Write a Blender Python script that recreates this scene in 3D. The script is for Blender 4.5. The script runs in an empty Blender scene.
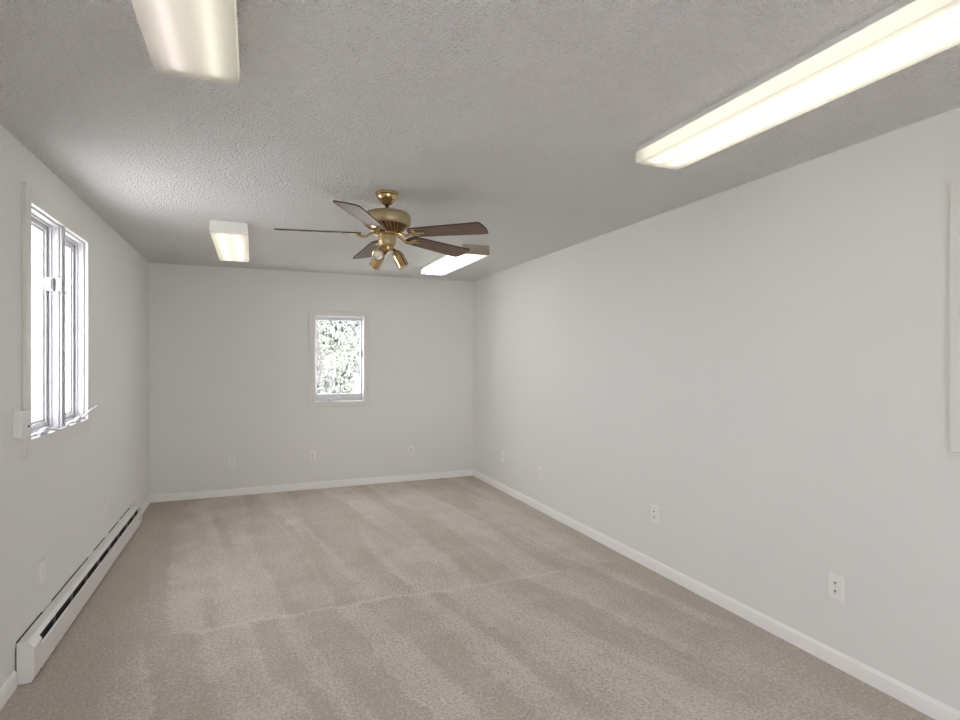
import bpy, bmesh, math, random
from mathutils import Vector, Matrix, Euler
C = bpy.context.scene
COL = C.collection
PI = math.pi
R = math.radians

# ------------------------------------------------------------------ camera
cam_d = bpy.data.cameras.new('camera')
cam = bpy.data.objects.new('camera', cam_d)
COL.objects.link(cam)
cam.location = (0, 0, 1.45)
cam.rotation_euler = (R(90), 0, -math.atan(226.5 / 555.6))
cam_d.sensor_width = 36.0
cam_d.lens = 555.6 / 960 * 36.0
cam_d.clip_start = 0.02
C.camera = cam

# ------------------------------------------------------------------ world, exposure
SKY = 10.0
TUBE = 1.0
w = bpy.data.worlds.new('overcast_sky')
C.world = w
w.use_nodes = True
bg = w.node_tree.nodes['Background']
bg.inputs['Color'].default_value = (0.972, 0.967, 1.0, 1)
bg.inputs['Strength'].default_value = SKY
C.view_settings.view_transform = 'Standard'
C.view_settings.look = 'None'
C.view_settings.gamma = 1
C.view_settings.use_curve_mapping = False
C.view_settings.exposure = 0.30
C.cycles.max_bounces = 14
C.cycles.diffuse_bounces = 9
C.cycles.transparent_max_bounces = 16

# room dimensions (metres): camera stands at x=0, y=0
XL, XR, YB, YF, H = -0.982, 2.558, 6.5, -1.9, 2.44
T = 0.16

def portal(loc, rot, sx, sy):          # sampling guide for the daylight of an opening
    l = bpy.data.lights.new('daylight_portal', 'AREA')
    l.shape = 'RECTANGLE'; l.size = sx; l.size_y = sy
    l.cycles.is_portal = True
    o = bpy.data.objects.new('daylight_portal', l)
    COL.objects.link(o); o.location = loc; o.rotation_euler = rot
portal((XL - T - .01, 3.69, 1.63), (0, R(-90), 0), 1.14, 1.00)
portal((XL - T - .01, .81, 1.55), (0, R(-90), 0), 1.12, .44)
portal((.915, YB + T + .01, 1.463), (R(-90), 0, 0), .56, .99)
portal((.8, YF - T - .01, 1.08), (R(90), 0, 0), .84, 2.06)

# ------------------------------------------------------------------ materials
def mat(name, color=(.8, .8, .8), rough=.5, metal=0.0, spec=.5):
    m = bpy.data.materials.new(name)
    m.use_nodes = True
    b = m.node_tree.nodes['Principled BSDF']
    b.inputs['Base Color'].default_value = (*color, 1)
    b.inputs['Roughness'].default_value = rough
    b.inputs['Metallic'].default_value = metal
    b.inputs['Specular IOR Level'].default_value = spec
    return m, m.node_tree, b

def nd(nt, t, **kw):
    n = nt.nodes.new(t)
    for k, v in kw.items():
        if k.startswith('i_'):
            key = k[2:]
            n.inputs[int(key) if key.isdigit() else key.replace('_', ' ')].default_value = v
        else:
            setattr(n, k, v)
    return n

def math_n(nt, op, a, b=None, c=None):
    n = nt.nodes.new('ShaderNodeMath'); n.operation = op
    for i, v in enumerate((a, b, c)):
        if v is None: continue
        if isinstance(v, (int, float)): n.inputs[i].default_value = v
        else: nt.links.new(v, n.inputs[i])
    return n.outputs[0]

def ramp(nt, fac, stops):
    r = nt.nodes.new('ShaderNodeValToRGB')
    el = r.color_ramp.elements
    while len(el) < len(stops): el.new(.5)
    for e, (p, c) in zip(el, stops):
        e.position = p
        e.color = (c, c, c, 1) if isinstance(c, (int, float)) else (*c, 1)
    nt.links.new(fac, r.inputs[0])
    return r.outputs[0]

def bumped(nt, b, scale, dist, strength=1.0, detail=3.0, rough=.5):
    tc = nd(nt, 'ShaderNodeTexCoord')
    n = nd(nt, 'ShaderNodeTexNoise', i_Scale=scale, i_Detail=detail, i_Roughness=rough)
    nt.links.new(tc.outputs['Object'], n.inputs['Vector'])
    bp = nd(nt, 'ShaderNodeBump', i_Strength=strength, i_Distance=dist)
    nt.links.new(n.outputs[0], bp.inputs['Height'])
    nt.links.new(bp.outputs[0], b.inputs['Normal'])
    return n

M = {}
WALLC = (.80, .80, .792)
M['wall'], nt, b = mat('wall_paint', WALLC, .6, spec=.3)
bumped(nt, b, 90, .0012, .5)

M['ceiling'], nt, b = mat('textured_ceiling_paint', (.945, .942, .935), .85, spec=.2)
tc = nd(nt, 'ShaderNodeTexCoord')
n1 = nd(nt, 'ShaderNodeTexNoise', i_Scale=85.0, i_Detail=2.0, i_Roughness=.55, i_Distortion=.35)
nt.links.new(tc.outputs['Object'], n1.inputs['Vector'])
r1 = ramp(nt, n1.outputs[0], [(.28, 0.0), (.72, 1.0)])
bp = nd(nt, 'ShaderNodeBump', i_Strength=1.0, i_Distance=.018)
nt.links.new(r1, bp.inputs['Height'])
nt.links.new(bp.outputs[0], b.inputs['Normal'])

M['trim'], nt, b = mat('white_trim_paint', (.93, .93, .92), .35)
bumped(nt, b, 40, .0006, .3)
M['casing'], nt, b = mat('painted_window_casing', (.77, .765, .735), .45)
bumped(nt, b, 60, .0008, .4)
M['vinyl'], nt, b = mat('white_window_vinyl', (.64, .64, .67), .3)
bumped(nt, b, 30, .0003, .2)
M['plate'], nt, b = mat('white_plastic_plate', (.87, .865, .855), .3)
bumped(nt, b, 60, .0002, .2)
M['dark'], nt, b = mat('dark_recess', (.02, .018, .016), .6)
bumped(nt, b, 60, .0002, .2)
M['heater'], nt, b = mat('white_enamel_steel', (.82, .815, .80), .35)
bumped(nt, b, 25, .0005, .25)
M['metal'], nt, b = mat('fin_aluminium', (.5, .5, .5), .35, 1.0)
bumped(nt, b, 50, .0005, .3)
M['pan'], nt, b = mat('white_fixture_enamel', (.80, .79, .76), .4)
bumped(nt, b, 30, .0003, .2)

M['end_shade'], nt, b = mat('painted_shade_enamel', (.42, .36, .28), .4)  # tan stands for shade on the unlit end plates, painted into the enamel
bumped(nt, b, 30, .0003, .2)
M['brass'], nt, b = mat('polished_brass', (.58, .43, .23), .2, 1.0)
n = bumped(nt, b, 35, .0006, .25)
M['satin_brass'], nt, b = mat('antique_satin_brass', (.50, .40, .24), .42, .75)
bumped(nt, b, 50, .0006, .3)
M['dark_bronze'], nt, b = mat('dark_bronze_metal', (.10, .055, .03), .4, .8)
bumped(nt, b, 50, .0006, .3)
M['lens'], nt, b = mat('pale_bulb_glass', (.75, .72, .64), .12)
bumped(nt, b, 50, .0003, .2)

# wood of the fan blades
M['wood'], nt, b = mat('walnut_blade_veneer', (.2, .1, .05), .33)
tc = nd(nt, 'ShaderNodeTexCoord')
mp = nd(nt, 'ShaderNodeMapping', i_Scale=(3.0, 55.0, 20.0))
nt.links.new(tc.outputs['Object'], mp.inputs[0])
n1 = nd(nt, 'ShaderNodeTexNoise', i_Scale=1.0, i_Detail=5.0, i_Roughness=.6)
nt.links.new(mp.outputs[0], n1.inputs['Vector'])
c = ramp(nt, n1.outputs[0], [(.3, (.085, .048, .030)), (.7, (.20, .115, .070))])
nt.links.new(c, b.inputs['Base Color'])
M['edge'], nt, b = mat('dark_blade_edge', (.035, .022, .015), .4)
bumped(nt, b, 40, .0004, .3)

# clear glass of a window pane
m = bpy.data.materials.new('window_glass'); m.use_nodes = True
nt = m.node_tree; nt.nodes.remove(nt.nodes['Principled BSDF'])
out = nt.nodes['Material Output']
tr = nd(nt, 'ShaderNodeBsdfTransparent', i_Color=(.97, .97, .97, 1))
gl = nd(nt, 'ShaderNodeBsdfGlossy', i_Roughness=.02)
lw = nd(nt, 'ShaderNodeLayerWeight', i_Blend=.5)
frs = math_n(nt, 'MULTIPLY_ADD', math_n(nt, 'POWER', lw.outputs['Facing'], 5.0), .5, .03)
mx = nd(nt, 'ShaderNodeMixShader')
nt.links.new(frs, mx.inputs[0]); nt.links.new(tr.outputs[0], mx.inputs[1]); nt.links.new(gl.outputs[0], mx.inputs[2])
nt.links.new(mx.outputs[0], out.inputs[0])
M['glass'] = m

def tube_mat(name, color, s):
    m = bpy.data.materials.new(name); m.use_nodes = True
    nt = m.node_tree; nt.nodes.remove(nt.nodes['Principled BSDF'])
    e = nd(nt, 'ShaderNodeEmission', i_Color=(*color, 1), i_Strength=s)
    nt.links.new(e.outputs[0], nt.nodes['Material Output'].inputs[0])
    return m

def diffuser_mat(name, color, base):
    # prismatic acrylic: passes the light of the tubes and is itself a dim light source
    m = bpy.data.materials.new(name); m.use_nodes = True
    nt = m.node_tree; nt.nodes.remove(nt.nodes['Principled BSDF'])
    tl = nd(nt, 'ShaderNodeBsdfTranslucent', i_Color=(.82, .81, .76, 1))
    df = nd(nt, 'ShaderNodeBsdfDiffuse', i_Color=(.7, .68, .62, 1))
    gl = nd(nt, 'ShaderNodeBsdfGlossy', i_Roughness=.25)
    m1 = nd(nt, 'ShaderNodeMixShader', i_0=.3)
    m2 = nd(nt, 'ShaderNodeMixShader', i_0=.04)
    ad = nd(nt, 'ShaderNodeAddShader')
    em = nd(nt, 'ShaderNodeEmission', i_Color=(*color, 1), i_Strength=base)
    tc = nd(nt, 'ShaderNodeTexCoord')
    ck = nd(nt, 'ShaderNodeTexVoronoi', i_Scale=120.0)
    bp = nd(nt, 'ShaderNodeBump', i_Strength=.4, i_Distance=.002)
    L = nt.links.new
    L(tc.outputs['Object'], ck.inputs['Vector']); L(ck.outputs[0], bp.inputs['Height'])
    L(bp.outputs[0], gl.inputs['Normal'])
    L(tl.outputs[0], m1.inputs[1]); L(df.outputs[0], m1.inputs[2])
    L(m1.outputs[0], m2.inputs[1]); L(gl.outputs[0], m2.inputs[2])
    L(m2.outputs[0], ad.inputs[0]); L(em.outputs[0], ad.inputs[1])
    L(ad.outputs[0], nt.nodes['Material Output'].inputs[0])
    return m

# carpet: cut pile with vacuum tracks and a seam
M['carpet'], nt, b = mat('beige_cut_pile_carpet', (.4, .35, .3), .95, spec=.1)
L = nt.links.new
geo = nd(nt, 'ShaderNodeNewGeometry')
sep = nd(nt, 'ShaderNodeSeparateXYZ'); L(geo.outputs['Position'], sep.inputs[0])
X, Y = sep.outputs[0], sep.outputs[1]
wob = nd(nt, 'ShaderNodeTexNoise', i_Scale=2.2, i_Detail=3.0)
L(geo.outputs['Position'], wob.inputs['Vector'])
wv = math_n(nt, 'SUBTRACT', wob.outputs[0], .5)
fine = nd(nt, 'ShaderNodeTexNoise', i_Scale=14.0, i_Detail=3.0)
L(geo.outputs['Position'], fine.inputs['Vector'])
fw = math_n(nt, 'MULTIPLY', math_n(nt, 'SUBTRACT', fine.outputs[0], .5), .10)
ys = math_n(nt, 'SUBTRACT', Y, 3.33)
side = math_n(nt, 'GREATER_THAN', math_n(nt, 'ADD', ys, math_n(nt, 'MULTIPLY', wv, .10)), 0.0)
tilt = math_n(nt, 'MULTIPLY_ADD', side, -.06, .19)
u = math_n(nt, 'ADD', math_n(nt, 'ADD', X, math_n(nt, 'MULTIPLY', ys, tilt)), math_n(nt, 'ADD', math_n(nt, 'MULTIPLY', wv, .10), fw))
def stripes(fu, fv, seed):
    cb = nd(nt, 'ShaderNodeCombineXYZ')
    L(math_n(nt, 'MULTIPLY', u, fu), cb.inputs[0])
    L(math_n(nt, 'MULTIPLY', Y, fv), cb.inputs[1])
    L(math_n(nt, 'MULTIPLY_ADD', side, 7.3, seed), cb.inputs[2])
    n = nd(nt, 'ShaderNodeTexNoise', i_Scale=1.0, i_Detail=1.0, i_Roughness=.4)
    L(cb.outputs[0], n.inputs['Vector'])
    return n.outputs[0]
s1 = ramp(nt, stripes(3.6, .28, 2.0), [(.475, 0.0), (.525, 1.0)])
s2 = ramp(nt, stripes(9.0, .5, 11.0), [(.40, 0.0), (.60, 1.0)])
s3 = ramp(nt, math_n(nt, 'ABSOLUTE', math_n(nt, 'SUBTRACT', stripes(4.5, .2, 23.0), .5)), [(.0, 1.0), (.018, 0.0)])
patch = nd(nt, 'ShaderNodeTexNoise', i_Scale=3.2, i_Detail=5.0, i_Roughness=.62)
L(geo.outputs['Position'], patch.inputs['Vector'])
pt = ramp(nt, patch.outputs[0], [(.38, 0.0), (.62, 1.0)])
# seam line, straight across the room
sl = math_n(nt, 'ABSOLUTE', math_n(nt, 'ADD', ys, math_n(nt, 'MULTIPLY', wv, .10)))
seam = ramp(nt, sl, [(.006, 1.0), (.028, 0.0)])
inx = math_n(nt, 'MULTIPLY', math_n(nt, 'GREATER_THAN', X, -.3), math_n(nt, 'LESS_THAN', X, 1.95))
seam = math_n(nt, 'MULTIPLY', seam, inx)
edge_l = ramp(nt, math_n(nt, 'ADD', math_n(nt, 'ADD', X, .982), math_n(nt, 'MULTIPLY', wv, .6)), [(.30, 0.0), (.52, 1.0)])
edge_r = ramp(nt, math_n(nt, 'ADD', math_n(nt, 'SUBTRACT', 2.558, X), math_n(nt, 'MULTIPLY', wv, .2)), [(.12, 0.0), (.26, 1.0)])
v = math_n(nt, 'MULTIPLY', s1, .34)
v = math_n(nt, 'MULTIPLY_ADD', s2, .14, v)
v = math_n(nt, 'MULTIPLY_ADD', s3, .26, v)
v = math_n(nt, 'MULTIPLY_ADD', pt, .32, v)
v = math_n(nt, 'MULTIPLY_ADD', seam, .36, v)
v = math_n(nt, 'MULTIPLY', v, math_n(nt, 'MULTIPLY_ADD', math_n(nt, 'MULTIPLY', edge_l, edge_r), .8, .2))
sp = nd(nt, 'ShaderNodeTexNoise', i_Scale=70.0, i_Detail=3.0, i_Roughness=.7)
L(geo.outputs['Position'], sp.inputs['Vector'])
sp2 = nd(nt, 'ShaderNodeTexNoise', i_Scale=32.0, i_Detail=3.0, i_Roughness=.6)
L(geo.outputs['Position'], sp2.inputs['Vector'])
sq = math_n(nt, 'ADD', math_n(nt, 'MULTIPLY', math_n(nt, 'SUBTRACT', sp.outputs[0], .5), 3.6),
            math_n(nt, 'MULTIPLY', math_n(nt, 'SUBTRACT', sp2.outputs[0], .5), .7))
v = math_n(nt, 'ADD', v, sq)
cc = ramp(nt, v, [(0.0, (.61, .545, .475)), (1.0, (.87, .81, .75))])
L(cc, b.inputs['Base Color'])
hb = nd(nt, 'ShaderNodeBump', i_Strength=1.0, i_Distance=.02)
L(sp.outputs[0], hb.inputs['Height']); L(hb.outputs[0], b.inputs['Normal'])

M['grass'], nt, b = mat('pale_ground', (.42, .44, .36), .9)
n = bumped(nt, b, 3, .05, .6)
L = nt.links.new
L(ramp(nt, n.outputs[0], [(.35, (.70, .70, .68)), (.65, (.86, .86, .84))]), b.inputs['Base Color'])
M['bark'], nt, b = mat('grey_bark', (.10, .097, .094), .9)
bumped(nt, b, 20, .02, .8)
M['stone'], nt, b = mat('pale_stone', (.15, .15, .16), .9)
bumped(nt, b, 8, .03, .8)
def leaf_mat(name, col):
    m = bpy.data.materials.new(name); m.use_nodes = True
    nt = m.node_tree; nt.nodes.remove(nt.nodes['Principled BSDF'])
    oi = nd(nt, 'ShaderNodeTexNoise', i_Scale=5.0)
    tcx = nd(nt, 'ShaderNodeTexCoord'); nt.links.new(tcx.outputs['Object'], oi.inputs['Vector'])
    cr = ramp(nt, oi.outputs[0], [(.35, tuple(x * .75 for x in col)), (.65, tuple(min(1, x * 1.25) for x in col))])
    d = nd(nt, 'ShaderNodeBsdfDiffuse'); t = nd(nt, 'ShaderNodeBsdfTranslucent')
    mm = nd(nt, 'ShaderNodeMixShader', i_0=.45)
    nt.links.new(cr, d.inputs[0]); nt.links.new(cr, t.inputs[0])
    nt.links.new(d.outputs[0], mm.inputs[1]); nt.links.new(t.outputs[0], mm.inputs[2])
    nt.links.new(mm.outputs[0], nt.nodes['Material Output'].inputs[0])
    return m
M['leaf'] = leaf_mat('pale_green_leaves', (.22, .235, .20))
M['leaf2'] = leaf_mat('grey_green_leaves', (.21, .222, .21))

# ------------------------------------------------------------------ mesh helpers
def box(bm, x0, x1, y0, y1, z0, z1, bev=0.0, seg=2):
    v = [bm.verts.new((x, y, z)) for x in (x0, x1) for y in (y0, y1) for z in (z0, z1)]
    q = [(0, 1, 3, 2), (4, 6, 7, 5), (0, 4, 5, 1), (2, 3, 7, 6), (0, 2, 6, 4), (1, 5, 7, 3)]
    fs = [bm.faces.new([v[i] for i in f]) for f in q]
    if bev > 0:
        es = list({e for f in fs for e in f.edges})
        bmesh.ops.bevel(bm, geom=es, offset=bev, segments=seg, affect='EDGES', profile=.5)
    return bm

def prism(bm, pts, axis, a0, a1):
    """extrude a closed outline; axis 'y': pts are (x, z); axis 'z': pts are (x, y); axis 'x': pts are (y, z)"""
    def P(p, a):
        return {'y': (p[0], a, p[1]), 'z': (p[0], p[1], a), 'x': (a, p[0], p[1])}[axis]
    A = [bm.verts.new(P(p, a0)) for p in pts]; B = [bm.verts.new(P(p, a1)) for p in pts]
    bm.faces.new(A); bm.faces.new(B[::-1])
    n = len(pts)
    for i in range(n):
        bm.faces.new((A[i], B[i], B[(i + 1) % n], A[(i + 1) % n]))
    return bm

def lathe(bm, prof, seg=40, mtx=None):
    rings = []
    for r, z in prof:
        if r < 1e-5:
            rings.append([bm.verts.new((0, 0, z))])
        else:
            rings.append([bm.verts.new((r * math.cos(2 * PI * i / seg), r * math.sin(2 * PI * i / seg), z)) for i in range(seg)])
    for a, b_ in zip(rings, rings[1:]):
        for i in range(seg):
            j = (i + 1) % seg
            if len(a) == 1 and len(b_) == 1: continue
            if len(a) == 1: bm.faces.new((a[0], b_[i], b_[j]))
            elif len(b_) == 1: bm.faces.new((a[i], b_[0], a[j]))
            else: bm.faces.new((a[i], b_[i], b_[j], a[j]))
    for rr, rev in ((rings[0], False), (rings[-1], True)):
        if len(rr) > 1:
            bm.faces.new(rr[::-1] if rev else rr)
    if mtx is not None:
        vs = [v for r_ in rings for v in r_]
        bmesh.ops.transform(bm, matrix=mtx, verts=vs)
    return bm

def tube(bm, pts, r, seg=10, radii=None):
    pts = [Vector(p) for p in pts]
    rings = []
    up = Vector((0, 0, 1))
    for i, p in enumerate(pts):
        d = (pts[min(i + 1, len(pts) - 1)] - pts[max(i - 1, 0)]).normalized()
        a = d.cross(up)
        if a.length < 1e-3: a = d.cross(Vector((1, 0, 0)))
        a.normalize(); b_ = d.cross(a)
        rr = radii[i] if radii else r
        rings.append([bm.verts.new(p + rr * (a * math.cos(2 * PI * k / seg) + b_ * math.sin(2 * PI * k / seg))) for k in range(seg)])
    for A, B in zip(rings, rings[1:]):
        for k in range(seg):
            bm.faces.new((A[k], A[(k + 1) % seg], B[(k + 1) % seg], B[k]))
    bm.faces.new(rings[0][::-1]); bm.faces.new(rings[-1])
    return bm

def obj(name, bm, m, parent=None, smooth=False):
    bmesh.ops.recalc_face_normals(bm, faces=bm.faces)
    me = bpy.data.meshes.new(name)
    bm.to_mesh(me); bm.free()
    if smooth:
        for p in me.polygons: p.use_smooth = True
        me.set_sharp_from_angle(angle=R(38))
    me.materials.append(M[m] if isinstance(m, str) else m)
    o = bpy.data.objects.new(name, me)
    COL.objects.link(o)
    if parent: o.parent = parent
    return o

def thing(name, label, cat, loc=(0, 0, 0), rot=(0, 0, 0), group=None):
    o = bpy.data.objects.new(name, None); COL.objects.link(o)
    o.empty_display_size = .05
    o.location = loc; o.rotation_euler = rot
    o['label'] = label; o['category'] = cat
    if group: o['group'] = group
    return o

def tag(o, label, cat, group=None):
    o['label'] = label; o['category'] = cat
    if group: o['group'] = group
    return o

def struct(name, bm, m):
    o = obj(name, bm, m); o['kind'] = 'structure'; return o

def dup(root, loc, rot, label):
    r = root.copy(); COL.objects.link(r); r.location = loc; r.rotation_euler = rot; r['label'] = label
    for ch in list(root.children):
        c = ch.copy(); COL.objects.link(c); c.parent = r
        for g in list(ch.children):
            d = g.copy(); COL.objects.link(d); d.parent = c
    return r

NB = bmesh.new

# ------------------------------------------------------------------ room shell
def wall_bm(a0, a1, z0, z1, holes, place):
    """wall slab in (along, up) coordinates with rectangular holes"""
    bm = NB()
    As = sorted({a0, a1, *[h[0] for h in holes], *[h[1] for h in holes]})
    Zs = sorted({z0, z1, *[h[2] for h in holes], *[h[3] for h in holes]})
    for i in range(len(As) - 1):
        for j in range(len(Zs) - 1):
            am, zm = (As[i] + As[i + 1]) / 2, (Zs[j] + Zs[j + 1]) / 2
            if any(h[0] < am < h[1] and h[2] < zm < h[3] for h in holes): continue
            place(bm, As[i], As[i + 1], Zs[j], Zs[j + 1])
    bmesh.ops.remove_doubles(bm, verts=bm.verts, dist=1e-5)
    # drop the internal faces between neighbouring cells
    seen = {}
    for f in list(bm.faces):
        k = tuple(sorted(v.index for v in f.verts)) if False else tuple(sorted(tuple(round(c_, 5) for c_ in v.co) for v in f.verts))
        seen.setdefault(k, []).append(f)
    kill = [f for fs in seen.values() if len(fs) > 1 for f in fs]
    bmesh.ops.delete(bm, geom=kill, context='FACES')
    return bm

LW_HOLES = [(3.205, 4.175, 1.075, 2.19), (.60, 1.02, 1.00, 2.10)]  # second hole: unseen window added to brighten the room
BW_HOLE = (.642, 1.186, .976, 1.949)
RW_HOLE = (.4, 1.2, .05, 2.08)  # hole of the unseen door added to brighten the room
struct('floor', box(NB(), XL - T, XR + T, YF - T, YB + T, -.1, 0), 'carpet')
struct('ceiling', box(NB(), XL - T, XR + T, YF - T, YB + T, H, H + .1), 'ceiling')
struct('wall_left', wall_bm(YF, YB, 0, H, LW_HOLES, lambda bm, a, b_, c_, d: box(bm, XL - T, XL, a, b_, c_, d)), 'wall')
struct('wall_right', box(NB(), XR, XR + T, YF, YB, 0, H), 'wall')
struct('wall_back', wall_bm(XL - T, XR + T, 0, H, [BW_HOLE], lambda bm, a, b_, c_, d: box(bm, a, b_, YB, YB + T, c_, d)), 'wall')
struct('wall_front', wall_bm(XL - T, XR + T, 0, H, [RW_HOLE], lambda bm, a, b_, c_, d: box(bm, a, b_, YF - T, YF, c_, d)), 'wall')

BP = [(0, 0), (.013, 0), (.013, .062), (.009, .072), (.004, .076), (0, .076)]
struct('baseboard_right', prism(NB(), [(XR - x, z) for x, z in BP], 'y', YF, YB), 'trim')
bb = prism(NB(), [(YB - x, z) for x, z in BP], 'x', XL, XR - .013)
struct('baseboard_back', bb, 'trim')
bb = prism(NB(), [(XL + x, z) for x, z in BP], 'y', YF, 3.052)
prism(bb, [(XL + x, z) for x, z in BP], 'y', 5.67, YB - .013)
struct('baseboard_left', bb, 'trim')

# ------------------------------------------------------------------ windows
def win_root(name, loc, rz):
    o = bpy.data.objects.new(name, None); COL.objects.link(o)
    o.location = loc; o.rotation_euler = (0, 0, rz); o['kind'] = 'structure'
    o.empty_display_size = .05
    return o

def ring(bm, x0, x1, z0, z1, y0, y1, wl, wr, wb, wt, bev=.002):
    """rectangular frame between outline x0..x1, z0..z1 with four member widths"""
    box(bm, x0, x0 + wl, y0, y1, z0, z1, bev)
    box(bm, x1 - wr, x1, y0, y1, z0, z1, bev)
    box(bm, x0 + wl, x1 - wr, y0, y1, z0, z0 + wb, bev)
    box(bm, x0 + wl, x1 - wr, y0, y1, z1 - wt, z1, bev)
    return bm

def crank(parent, x, z, reach, drop=.012, side=1):
    """casement operator: low housing on the sill with a folding handle"""
    bm = NB()
    prism(bm, [(x - .055, -.012), (x + .055, -.012), (x + .05, .018), (x - .05, .018)], 'z', z, z + .012)
    lathe(bm, [(0, .02), (.012, .02), (.016, .012), (.018, 0), (0, 0)], 20, Matrix.Translation((x, -.008, z + .006)))
    o = obj('crank_housing', bm, 'vinyl', parent, True)
    hb_ = NB()
    pts = [(x, -.012, z + .028), (x + side * reach * .15, -.026, z + .020), (x + side * reach * .55, -.040, z + .022 - drop),
           (x + side * reach * .9, -.050, z + .030 - drop), (x + side * reach, -.052, z + .034 - drop)]
    tube(hb_, pts, .006, 10, [.007, .006, .0055, .0065, .0055])
    lathe(hb_, [(0, .011), (.006, .010), (.0085, 0), (.006, -.010), (0, -.011)], 14,
          Matrix.Translation(pts[-1]))
    obj('crank_handle', hb_, 'vinyl', parent, True)

def casement(root, x0, x1, z0, z1, lin=.010, st=.030, bd=.012, rb=.034, tr=.030):
    """white vinyl sash set in the opening; local y is the depth outwards"""
    jb = NB()
    ring(jb, x0, x1, z0, z1, 0.004, .135, lin, lin, lin, lin, .0015)
    ring(jb, x0 + lin, x1 - lin, z0 + lin, z1 - lin, .034, .046, .009 * lin / .01, .009 * lin / .01, .009, .009, .0015)
    obj('jamb_liner', jb, 'vinyl', root)
    g = lin + .002
    a0, a1, c0, c1 = x0 + g, x1 - g, z0 + g, z1 - g
    sb = NB()
    ring(sb, a0, a1, c0, c1, .050, .098, st, st, rb, tr, .003)
    ring(sb, a0 + st, a1 - st, c0 + rb, c1 - tr, .060, .086, bd, bd, bd, bd, .003)
    obj('sash', sb, 'vinyl', root)
    gb = NB()
    box(gb, a0 + st + bd - .002, a1 - st - bd + .002, .071, .076, c0 + rb + bd - .002, c1 - tr - bd + .002)
    obj('glass_pane', gb, 'glass', root)

def casing(root, x0, x1, z0, z1, i0, i1, k0, k1, d=.02):
    bm = NB()
    ring(bm, x0, x1, z0, z1, -d, 0, i0 - x0, x1 - i1, k0 - z0, z1 - k1, .003)
    return obj('casing', bm, 'casing', root)

# window_1: pair of casements in the left wall; local x = world y, local y = depth to -x
w1 = win_root('window_1', (XL, 0, 0), R(90))
casing(w1, 3.145, 4.222, 1.004, 2.262, 3.207, 4.173, 1.077, 2.188, .018)
mb = box(NB(), 3.690, 3.750, -.009, .12, 1.077, 2.188, .003)
box(mb, 3.712, 3.728, -.014, -.008, 1.077, 2.188, .003)
obj('mullion', mb, 'vinyl', w1)
casement(w1, 3.207, 3.690, 1.077, 2.188)
casement(w1, 3.750, 4.173, 1.077, 2.188)
sb = box(NB(), 3.207, 4.173, -.014, .03, 1.066, 1.079, .003)
obj('sill', sb, 'vinyl', w1)
crank(w1, 3.40, 1.080, .22, .018)
crank(w1, 3.98, 1.080, .24, -.035)
# sash locks on the far jamb of the near casement
for zc in (1.86,):
    lb = NB()
    box(lb, 3.643, 3.677, .020, .052, zc - .036, zc + .036, .004)
    box(lb, 3.633, 3.645, .026, .048, zc - .03, zc + .03, .003)
    lk = obj('sash_lock', lb, 'vinyl', w1)
    pb = NB()
    box(pb, 3.665, 3.687, -.014, .016, zc - .036, zc + .036, .004)
    obj('lock_keeper', pb, 'vinyl', w1)
    kb = tube(NB(), [(3.690, -.012, zc - .026), (3.702, -.022, zc - .034), (3.72, -.026, zc - .06), (3.726, -.026, zc - .10)], .0045, 8)
    obj('lock_lever', kb, 'vinyl', w1, True)

# window_2: single casement in the back wall
w2 = win_root('window_2', (0, YB, 0), 0)
casing(w2, .572, 1.238, .920, 2.004, .642, 1.186, .976, 1.949, .022)
casement(w2, .644, 1.184, .978, 1.947, .004, .012, .006, .072, .032)
sb = box(NB(), .644, 1.184, -.012, .03, .968, .981, .003)
obj('sill', sb, 'vinyl', w2)
crank(w2, .80, .982, .12, .0)
lb = box(NB(), 1.150, 1.172, .020, .050, 1.49, 1.56, .003)
obj('sash_lock', lb, 'vinyl', w2)

# unseen window and glazed door added beside and behind camera for fill light
w3 = win_root('added_fill_window', (XL, 0, 0), R(90))
casing(w3, .54, 1.08, .93, 2.17, .602, 1.018, 1.002, 2.098)
casement(w3, .602, 1.018, 1.002, 2.098)
d1 = win_root('added_fill_door', (0, YF, 0), R(180))
dc = NB()
ring(dc, -1.27, -.33, 0.0, 2.15, -.018, 0, .07, .07, .05, .07, .003)
obj('casing', dc, 'casing', d1)
casement(d1, -1.198, -.402, .052, 2.078)

# framed board on the right wall, cut by the image edge (local x = -world y)
fb = thing('framed_panel', 'white framed flat panel on the right wall, cut off by the right image edge', 'wall panel', (XR, .80, 1.62), (0, 0, R(-90)))
bm = NB()
ring(bm, -.530, .544, -.531, .531, -.016, 0, .035, .035, .03, .03, .003)
obj('frame', bm, 'casing', fb)
bm = box(NB(), -.495, .509, -.008, 0, -.501, .501)
obj('board', bm, 'wall', fb)
bm = box(NB(), -.532, .548, -.026, 0, -.545, -.531, .003)
obj('ledge', bm, 'casing', fb)

# ------------------------------------------------------------------ wall plates
def rounded(wd, ht, r, n=5):
    pts = []
    for cx, cz, a0 in ((wd / 2 - r, ht / 2 - r, 0), (-wd / 2 + r, ht / 2 - r, 90), (-wd / 2 + r, -ht / 2 + r, 180), (wd / 2 - r, -ht / 2 + r, 270)):
        for i in range(n + 1):
            a = R(a0 + 90 * i / n)
            pts.append((cx + r * math.cos(a), cz + r * math.sin(a)))
    return pts

def plate_bm():
    bm = NB()
    o1, o2 = rounded(.074, .118, .005), rounded(.068, .112, .004)
    A = [bm.verts.new((x, 0, z)) for x, z in o1]
    B = [bm.verts.new((x, -.004, z)) for x, z in o1]
    D = [bm.verts.new((x, -.0065, z)) for x, z in o2]
    n = len(A)
    for P, Q in ((A, B), (B, D)):
        for i in range(n): bm.faces.new((P[i], P[(i + 1) % n], Q[(i + 1) % n], Q[i]))
    bm.faces.new(D); bm.faces.new(A[::-1])
    return bm

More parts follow.
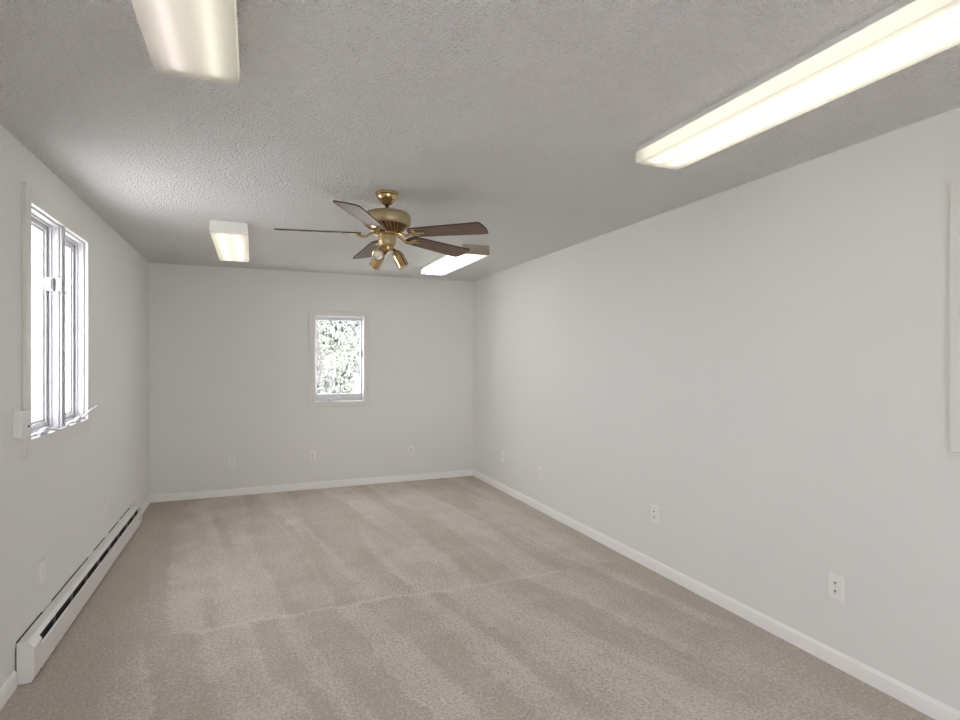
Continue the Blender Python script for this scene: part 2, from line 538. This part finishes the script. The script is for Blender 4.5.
def make_outlet(label, loc, rot):
    t = thing('wall_outlet', label, 'outlet', loc, rot, 'outlets around the walls')
    t.scale = (1, 1.5, 1)
    obj('cover_plate', plate_bm(), 'plate', t)
    for s in (1, -1):
        bm = NB()
        pts = []
        for i in range(28):
            a = 2 * PI * i / 28
            pts.append((.0172 * math.cos(a), max(-.0135, min(.0135, .0172 * math.sin(a))) + s * .0195))
        prism(bm, pts, 'y', -.006, -.0085)
        so = obj('socket', bm, 'plate', t)
        bm = NB()
        box(bm, -.0048, -.0012, -.0092, -.0080, s * .0195 - .001, s * .0195 + .008)
        box(bm, .0012, .0048, -.0092, -.0080, s * .0195 - .001, s * .0195 + .008)
        lathe(bm, [(0, .0006), (.0020, .0006), (.0020, -.0006), (0, -.0006)], 12,
              Matrix.Translation((0, -.0086, s * .0195 - .0075)) @ Matrix.Rotation(R(90), 4, 'X'))
        obj('slots', bm, 'dark', so)
    bm = lathe(NB(), [(0, .0012), (.0022, .0010), (.003, 0), (0, 0)], 12, Matrix.Translation((0, -.0065, 0)) @ Matrix.Rotation(R(90), 4, 'X'))
    obj('screw', bm, 'metal', t, True)
    return t

RW, LWR = R(90), R(-90)       # plate faces -y locally; right wall faces -x, left wall faces +x
out0 = make_outlet('white duplex outlet low on right wall, nearest and largest one', (XR, 1.798, .374), (0, 0, R(-90)))
for loc, rot, lab in (
    ((XR, 3.080, .389), R(-90), 'white duplex outlet on right wall, second from the camera'),
    ((XR, 4.712, .362), R(-90), 'small white outlet on right wall, third from the camera, under the bluish lit stretch'),
    ((-.213, YB, .355), 0, 'white outlet low on back wall, leftmost, near the heater corner'),
    ((.609, YB, .370), 0, 'white outlet low on back wall, below left edge of the small window'),
    ((1.754, YB, .362), 0, 'white outlet low on back wall, rightmost, right of the small window')):
    dup(out0, loc, (0, 0, rot), lab)

bp0 = thing('blank_plate', 'white blank wall plate on left wall above the near half of the heater', 'wall plate', (XL, 3.400, .393), (0, 0, R(90)), 'blank plates on the left wall')
bp0.scale = (1, 1.5, 1)
obj('cover_plate', plate_bm(), 'plate', bp0)
for s_ in (1, -1):
    bm = lathe(NB(), [(0, .0012), (.0022, .0010), (.003, 0), (0, 0)], 12, Matrix.Translation((0, -.0065, s_ * .042)) @ Matrix.Rotation(R(90), 4, 'X'))
    obj('screw', bm, 'plate', bp0, True)
dup(bp0, (XL, 4.690, .385), (0, 0, R(90)), 'white blank wall plate on left wall above the far half of the heater')

# cable plate in the far part of the right wall
t = thing('cable_plate', 'faint white wall plate with one small jack at far end of right wall', 'wall plate', (XR, 5.600, .382), (0, 0, R(-90)))
obj('cover_plate', plate_bm(), 'plate', t)
bm = lathe(NB(), [(0, .010), (.0035, .010), (.0035, .003), (.006, .003), (.006, 0), (0, 0)], 12,
           Matrix.Translation((0, -.0065, -.006)) @ Matrix.Rotation(R(90), 4, 'X'))
obj('jack', bm, 'metal', t, True)

# small control box beside the window casing
t = thing('control_box', 'small white wall box with a dark dot, left of the left window', 'wall box', (XL, 3.092, 1.162), (0, 0, R(90)))
bm = box(NB(), -.044, .044, -.034, -.001, -.060, .062, .004)
obj('cover', bm, 'plate', t)
obj('back_plate', box(NB(), -.047, .047, -.004, 0, -.066, .066, .0015), 'plate', t)
bm = lathe(NB(), [(0, .004), (.005, .003), (.006, 0), (0, 0)], 14, Matrix.Translation((.024, -.034, -.014)) @ Matrix.Rotation(R(90), 4, 'X'))
obj('sensor_dot', bm, 'dark', t, True)

# ------------------------------------------------------------------ baseboard heater
HY0, HY1 = 3.06, 5.66
ht = thing('baseboard_heater', 'long low white baseboard heater along the left wall under the window', 'heater', (XL, HY0, 0))
LH = HY1 - HY0
hood = [(.006, .02), (.006, .188), (.046, .188), (.061, .172), (.058, .169), (.044, .184), (.010, .184), (.010, .02)]
CN, CF = .105, .06
obj('hood', prism(NB(), hood, 'y', CN + .001, LH - CF - .001), 'heater', ht)
front = [(.066, .014), (.068, .126), (.062, .132), (.059, .130), (.063, .124), (.062, .018), (.050, .014), (.050, .011)]
obj('front_panel', prism(NB(), front, 'y', CN + .004, LH - CF - .004), 'heater', ht)
capp = [(.007, .004), (.007, .190), (.047, .190), (.071, .160), (.072, .030), (.060, .004)]
for a, b_ in ((0, CN), (LH - CF, LH)):
    bm = prism(NB(), capp, 'y', a, b_)
    bmesh.ops.bevel(bm, geom=list(bm.edges), offset=.002, segments=2, affect='EDGES')
    obj('end_cap', bm, 'heater', ht)
obj('interior', box(NB(), .001, .048, .012, LH - .012, .012, .166), 'dark', ht)
obj('seam', box(NB(), .040, .0655, CN - .002, CN + .0035, .012, .130), 'dark', ht)
for i in range(8):
    y = .34 + i * (LH - .6) / 7.0
    obj('bracket', box(NB(), .048, .0585, y, y + .004, .118, .175), 'metal', ht)
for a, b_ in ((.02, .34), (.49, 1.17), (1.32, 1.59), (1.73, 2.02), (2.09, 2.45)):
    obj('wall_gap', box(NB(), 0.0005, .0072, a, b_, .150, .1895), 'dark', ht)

# ------------------------------------------------------------------ fluorescent fixtures
def fixture(label, xc, yc, wd, ln, tints, strength, base, bcol, endm='pan'):
    t = thing('ceiling_light', label, 'ceiling light', (xc, yc, H), (0, 0, 0), 'wraparound fluorescent lights on the ceiling')
    hw, hl = wd / 2, ln / 2
    bm = NB()
    prism(bm, [(-hw + .012, 0), (-hw + .012, -.026), (-hw + .016, -.026), (-hw + .02, -.008), (hw - .02, -.008), (hw - .016, -.026), (hw - .012, -.026), (hw - .012, 0)], 'y', -hl + .006, hl - .006)
    obj('housing', bm, 'pan', t)
    # wraparound diffuser: thin acrylic trough
    bm = NB()
    o = [(-hw, -.028), (-hw, -.077), (-hw + .003, -.080), (hw - .003, -.080), (hw, -.077), (hw, -.028)]
    y0, y1 = -hl + .004, hl - .004
    A = [bm.verts.new((x, y0, z)) for x, z in o]; B = [bm.verts.new((x, y1, z)) for x, z in o]
    for i in range(5): bm.faces.new((A[i], B[i], B[i + 1], A[i + 1]))
    obj('diffuser', bm, diffuser_mat('acrylic_diffuser', bcol, base), t)
    # end plates: the near one is painted metal, rim edges catch the light
    for s, (e0, e1) in ((-1, (-hl, -hl + .004)), (1, (hl - .004, hl))):
        bm = prism(NB(), [(-hw + .006, 0), (-hw - .001, -.030), (-hw - .001, -.078), (-hw + .002, -.081), (hw - .002, -.081), (hw + .001, -.078), (hw + .001, -.030), (hw - .006, 0)], 'y', e0, e1)
        if s < 0:
            prism(bm, [(-hw + .03, -.02), (-hw + .03, -.06), (hw - .03, -.06), (hw - .03, -.02)], 'y', e0 - .003, e0)
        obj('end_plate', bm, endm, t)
    bm = box(NB(), -hw - .001, -hw + .0125, -hl, hl, -.0295, -.0265)
    box(bm, hw - .0125, hw + .001, -hl, hl, -.0295, -.0265)
    obj('lip', bm, 'pan', t)
    for s, tint in zip((-1, 1), tints):
        bm = lathe(NB(), [(.013, -hl + .04), (.013, hl - .04)], 16, Matrix.Translation((s * wd * .22, 0, -.055)) @ Matrix.Rotation(R(90), 4, 'X'))
        obj('fluorescent_tube', bm, tube_mat('fluorescent_phosphor', tint, strength), t, True)
        for e in (-1, 1):
            bm = box(NB(), s * wd * .22 - .014, s * wd * .22 + .014, e * (hl - .03) - .009, e * (hl - .03) + .009, -.071, -.008, .002)
            obj('lamp_holder', bm, 'pan', t)
    return t

WARM = (1.0, .96, .84)
fixture('dim pinkish fluorescent light on ceiling at top left, cut by the top edge', -.166, 1.395, .246, 1.24, ((1, .90, .88), (1, .98, .84)), TUBE * 2.0, .0, (1, .93, .86))
fixture('brightest cream fluorescent light on ceiling at top right, cut by image corner', 1.762, 1.445, .246, 1.33, ((1, .98, .88), (1, .94, .82)), TUBE * 4.0, .0, WARM)
fixture('cream fluorescent light at far left, above the end of the left wall', -.163, 4.985, .250, 1.25, ((1, .97, .82), (1, .91, .84)), TUBE * 3.4, .0, WARM)
fixture('bright fluorescent light at far right, partly behind a fan blade', 1.772, 5.070, .250, 1.27, ((1, .98, .92), (1, .98, .92)), TUBE * 9.0, .0, WARM, 'end_shade')

# ------------------------------------------------------------------ ceiling fan
FX, FY = .732, 3.252
fan = thing('ceiling_fan', 'brass ceiling fan with five brown wooden blades and spotlights at ceiling centre', 'ceiling fan', (FX, FY, H))
z0 = -H
obj('canopy', lathe(NB(), [(.030, -.0), (.066, -.0), (.070, -.006), (.069, -.016), (.062, -.022), (.060, -.034), (.050, -.048), (.044, -.052), (.040, -.062), (.028, -.072), (.018, -.076), (.0, -.076)], 40), 'brass', fan, True)
obj('downrod', lathe(NB(), [(.0, -.07), (.012, -.07), (.012, -.096), (.018, -.100), (.020, -.112), (.0, -.112)], 20), 'dark_bronze', fan, True)
obj('motor_housing', lathe(NB(), [(.0, -.106), (.040, -.106), (.085, -.112), (.118, -.122), (.134, -.136), (.139, -.150), (.139, -.186), (.134, -.194), (.126, -.196), (.0, -.196)], 56), 'satin_brass', fan, True)
obj('vent_ring', lathe(NB(), [(.0, -.190), (.122, -.190), (.118, -.200), (.080, -.236), (.066, -.242), (.0, -.242)], 48), 'dark_bronze', fan, True)
bm = NB()
for i in range(30):
    a = 2 * PI * i / 30
    ca, sa = math.cos(a), math.sin(a)
    tube(bm, [(.122 * ca, .122 * sa, -.198), (.102 * math.cos(a + .10), .102 * math.sin(a + .10), -.218), (.074 * math.cos(a + .25), .074 * math.sin(a + .25), -.241)], .0028, 6)
obj('vent_fins', bm, 'brass', fan, True)
obj('flywheel', lathe(NB(), [(.0, -.240), (.072, -.240), (.074, -.250), (.060, -.258), (.0, -.258)], 40), 'brass', fan, True)
bm = lathe(NB(), [(.0, -.256), (.050, -.256), (.053, -.262), (.053, -.300), (.046, -.312), (.030, -.318), (.0, -.318)], 40)
obj('switch_housing', bm, 'satin_brass', fan, True)
bm = NB()
for i in range(10):
    a = 2 * PI * i / 10
    box(bm, -.004, .004, -.003, .003, -.300, -.262, .001)
    bmesh.ops.transform(bm, matrix=Matrix.Rotation(a, 4, 'Z') @ Matrix.Translation((.0535, 0, 0)), verts=bm.verts[-24:] if len(bm.verts) >= 24 else bm.verts) if False else None
bm.free()

def blade_bm():
    # local x = radial, y = across, top at z=0
    out = []
    r0, r1 = .150, .630
    w0, w1 = .052, .070
    for i in range(7):                       # root, rounded
        a = R(90 + 180 * i / 6)
        out.append((r0 + .030 + .030 * math.cos(a), w0 * math.sin(a) * (1 if abs(math.sin(a)) > .99 else .96)))
    rc = .022
    for i in range(6):
        a = R(-90 + 90 * i / 5)
        out.append((r1 - rc + rc * math.cos(a), -w1 + rc + rc * math.sin(a)))
    for i in range(1, 5):                    # softly bowed tip
        y = -w1 + rc + (2 * w1 - 2 * rc) * i / 5
        out.append((r1 + .006 * (1 - (y / (w1 - rc)) ** 2), y))
    for i in range(6):
        a = R(90 * i / 5)
        out.append((r1 - rc + rc * math.cos(a), w1 - rc + rc * math.sin(a)))
    return out
outline = blade_bm()
BLADE_Z = -.243
def iron_bm():
    bm = NB()
    pts = [(.060, 0, .006), (.095, 0, -.004), (.125, 0, -.022), (.150, 0, -.020), (.175, 0, -.008)]
    tube(bm, pts, .008, 10, [.009, .008, .007, .008, .009])
    # three fingered plate under the blade root
    pl = [(.165, -.012), (.180, -.034), (.205, -.040), (.214, -.030), (.206, -.014), (.250, -.010), (.258, 0), (.250, .010), (.206, .014), (.214, .030), (.205, .040), (.180, .034), (.165, .012)]
    prism(bm, pl, 'z', -.0105, -.006)
    return bm
SAG = Matrix.Rotation(.014, 4, 'Y') @ Matrix.Rotation(-.008, 4, 'X')   # the fan hangs a little out of level
for k in range(5):
    a = R((166.4, 239.0, 313.5, 23.6, 93.0)[k])
    droop = R((0.0, 0.0, 2.0, 1.5, 2.6)[k])
    rot = Matrix.Rotation(a, 4, 'Z') @ Matrix.Rotation(droop, 4, 'Y') @ Matrix.Rotation(R(-12), 4, 'X')
    bl = obj('blade', prism(NB(), outline, 'z', -.0055, -.0003), 'wood', fan) if k == 0 else None
    if k == 0:
        blade0 = bl
        eb = NB()                            # dark banding round the edge
        n = len(outline)
        cx_ = .41
        inn, ou = [], []
        for (x, y) in outline:
            ou.append((x, y)); 
        P = [eb.verts.new((x + (.0012 if x > .41 else -.0012), y + (.0012 if y > 0 else -.0012), -.0062)) for x, y in ou]
        Q = [eb.verts.new((x + (.0012 if x > .41 else -.0012), y + (.0012 if y > 0 else -.0012), .0004)) for x, y in ou]
        P2 = [eb.verts.new((cx_ + (x - cx_) * .988, y * .955, -.0062)) for x, y in ou]
        Q2 = [eb.verts.new((cx_ + (x - cx_) * .988, y * .955, .0004)) for x, y in ou]
        for i in range(n):
            j = (i + 1) % n
            eb.faces.new((P[i], P[j], Q[j], Q[i])); eb.faces.new((P[i], P2[i], P2[j], P[j]))
            eb.faces.new((Q[i], Q[j], Q2[j], Q2[i])); eb.faces.new((P2[i], Q2[i], Q2[j], P2[j]))
        band0 = obj('edge_banding', eb, 'edge', blade0)
        iron0 = obj('blade_iron', iron_bm(), 'brass', fan, True)
        bl, ir = blade0, iron0
    else:
        bl = blade0.copy(); COL.objects.link(bl); bl.parent = fan
        bd = band0.copy(); COL.objects.link(bd); bd.parent = bl
        ir = iron0.copy(); COL.objects.link(ir); ir.parent = fan
    rot = SAG @ rot
    mtx = Matrix.Translation((0, 0, BLADE_Z)) @ rot
    bl.matrix_local = mtx
    ir.matrix_local = Matrix.Translation((0, 0, BLADE_Z)) @ rot

# light kit: arms and spot cans
obj('light_hub', lathe(NB(), [(.0, -.314), (.034, -.314), (.040, -.324), (.036, -.338), (.018, -.346), (.008, -.352), (.0, -.356)], 32), 'brass', fan, True)
def spot(az, tilt, reach, zj):
    """az: room heading, tilt: angle of the can below the horizon"""
    d = Vector((math.cos(az), math.sin(az), 0))
    ax = (d * math.cos(tilt) + Vector((0, 0, -math.sin(tilt)))).normalized()
    j = d * reach + Vector((0, 0, zj))
    arm = obj('spot_arm', tube(NB(), [d * .025 + Vector((0, 0, -.326)), d * (reach * .6) + Vector((0, 0, -.330)), j, j + ax * .02], .008, 10, [.009, .008, .010, .012]), 'dark_bronze', fan, True)
    q = ax.to_track_quat('Z', 'Y').to_matrix().to_4x4()
    m_ = Matrix.Translation(j) @ q
    sp_ = obj('spotlight', lathe(NB(), [(.0, .0), (.016, .0), (.024, .008), (.031, .022), (.033, .034), (.033, .088), (.035, .092), (.035, .100), (.031, .102), (.029, .080), (.0, .076)], 32, m_), 'brass', fan, True)
    obj('bulb', lathe(NB(), [(.0, .078), (.018, .078), (.026, .090), (.028, .100), (.025, .106), (.014, .100), (.012, .094), (.0, .094)], 24, m_), 'lens', sp_, True)
cb = -math.atan(226.5 / 555.6)
spot(cb + R(15), R(62), .050, -.344)
spot(cb + R(-103), R(30), .045, -.345)
spot(cb + R(140), R(48), .050, -.350)

# ------------------------------------------------------------------ outside
random.seed(12)
gr = NB()
box(gr, -40, 40, -30, 60, -.5, -.3)
g = struct('ground_outside', gr, 'grass')

def leafy(name, label, cat, x, y, hgt, rad, nleaf, lm, tr_r, low, lsz=.05):
    t = thing(name, label, cat, (x, y, -.3), group='plants outside the back window')
    bm = NB()
    tube(bm, [(0, 0, 0), (.04, .02, hgt * .3), (-.03, 0, hgt * .6), (.02, .03, hgt * .92)], tr_r, 10, [tr_r * 1.2, tr_r, tr_r * .7, tr_r * .25])
    obj('trunk', bm, 'bark', t, True)
    bb_, lb_ = NB(), NB()
    for i in range(22):
        a = random.uniform(0, 2 * PI); z1 = random.uniform(low, .9) * hgt
        p0 = Vector((0, 0, z1 * .9)); L_ = rad * random.uniform(.6, 1.0)
        p2 = Vector((math.cos(a) * L_, math.sin(a) * L_, z1 + random.uniform(.0, .35)))
        p1 = p0.lerp(p2, .5) + Vector((0, 0, .08))
        tube(bb_, [p0, p1, p2], .01, 6, [tr_r * .35, tr_r * .2, tr_r * .08])
        for q in range(nleaf // 22):
            f = random.uniform(.15, 1.1)
            c0 = p0.lerp(p2, f) + Vector([random.gauss(0, rad * .16) for _ in range(3)])
            e = Euler([random.uniform(0, 2 * PI) for _ in range(3)]).to_matrix()
            s = lsz * random.uniform(.6, 1.3)
            vs = [lb_.verts.new(c0 + e @ Vector(v_)) for v_ in ((-s, 0, 0), (-.3 * s, .45 * s, .1 * s), (.5 * s, .35 * s, .1 * s), (s, 0, 0), (.5 * s, -.35 * s, .1 * s), (-.3 * s, -.45 * s, .1 * s))]
            lb_.faces.new(vs)
    obj('branches', bb_, 'bark', t, True)
    lv = obj('foliage', lb_, lm, t)
    lv['kind'] = 'stuff'
leafy('garden_tree', 'pale leafy tree filling the left half of the small back window', 'tree', 1.05, 10.2, 4.2, 1.15, 5200, 'leaf', .07, .15, .04)
leafy('garden_tree', 'grey green leafy tree at the right edge of the small back window', 'tree', 2.75, 13.4, 5.2, 1.4, 12000, 'leaf2', .09, .12, .05)
leafy('garden_shrub', 'low pale shrub at the bottom left of the small back window', 'shrub', 0.96, 8.35, 1.65, .30, 1500, 'leaf2', .03, .1, .035)
M['leaf3'] = leaf_mat('silvery_green_leaves', (.155, .17, .148))
leafy('garden_tree', 'large pale tree far behind the middle of the small back window', 'tree', 3.3, 23.0, 6.5, 3.0, 13000, 'leaf3', .16, .08, .17)
sb = NB()
bmesh.ops.create_icosphere(sb, subdivisions=3, radius=1.0)
for v_ in sb.verts:
    n_ = v_.co.normalized()
    k_ = 1 + .08 * math.sin(5 * n_.x + 2) * math.cos(4 * n_.y) + .05 * math.sin(9 * n_.z + 3 * n_.x)
    v_.co = Vector((n_.x * .22 * k_, n_.y * .22 * k_, max(-.25, n_.z) * 1.13 * k_ ))
o = obj('garden_boulder', sb, 'stone', None, True)
o.location = (1.50, 8.6, -.06)
tag(o, 'rounded grey boulder at the bottom right of the small back window', 'boulder')
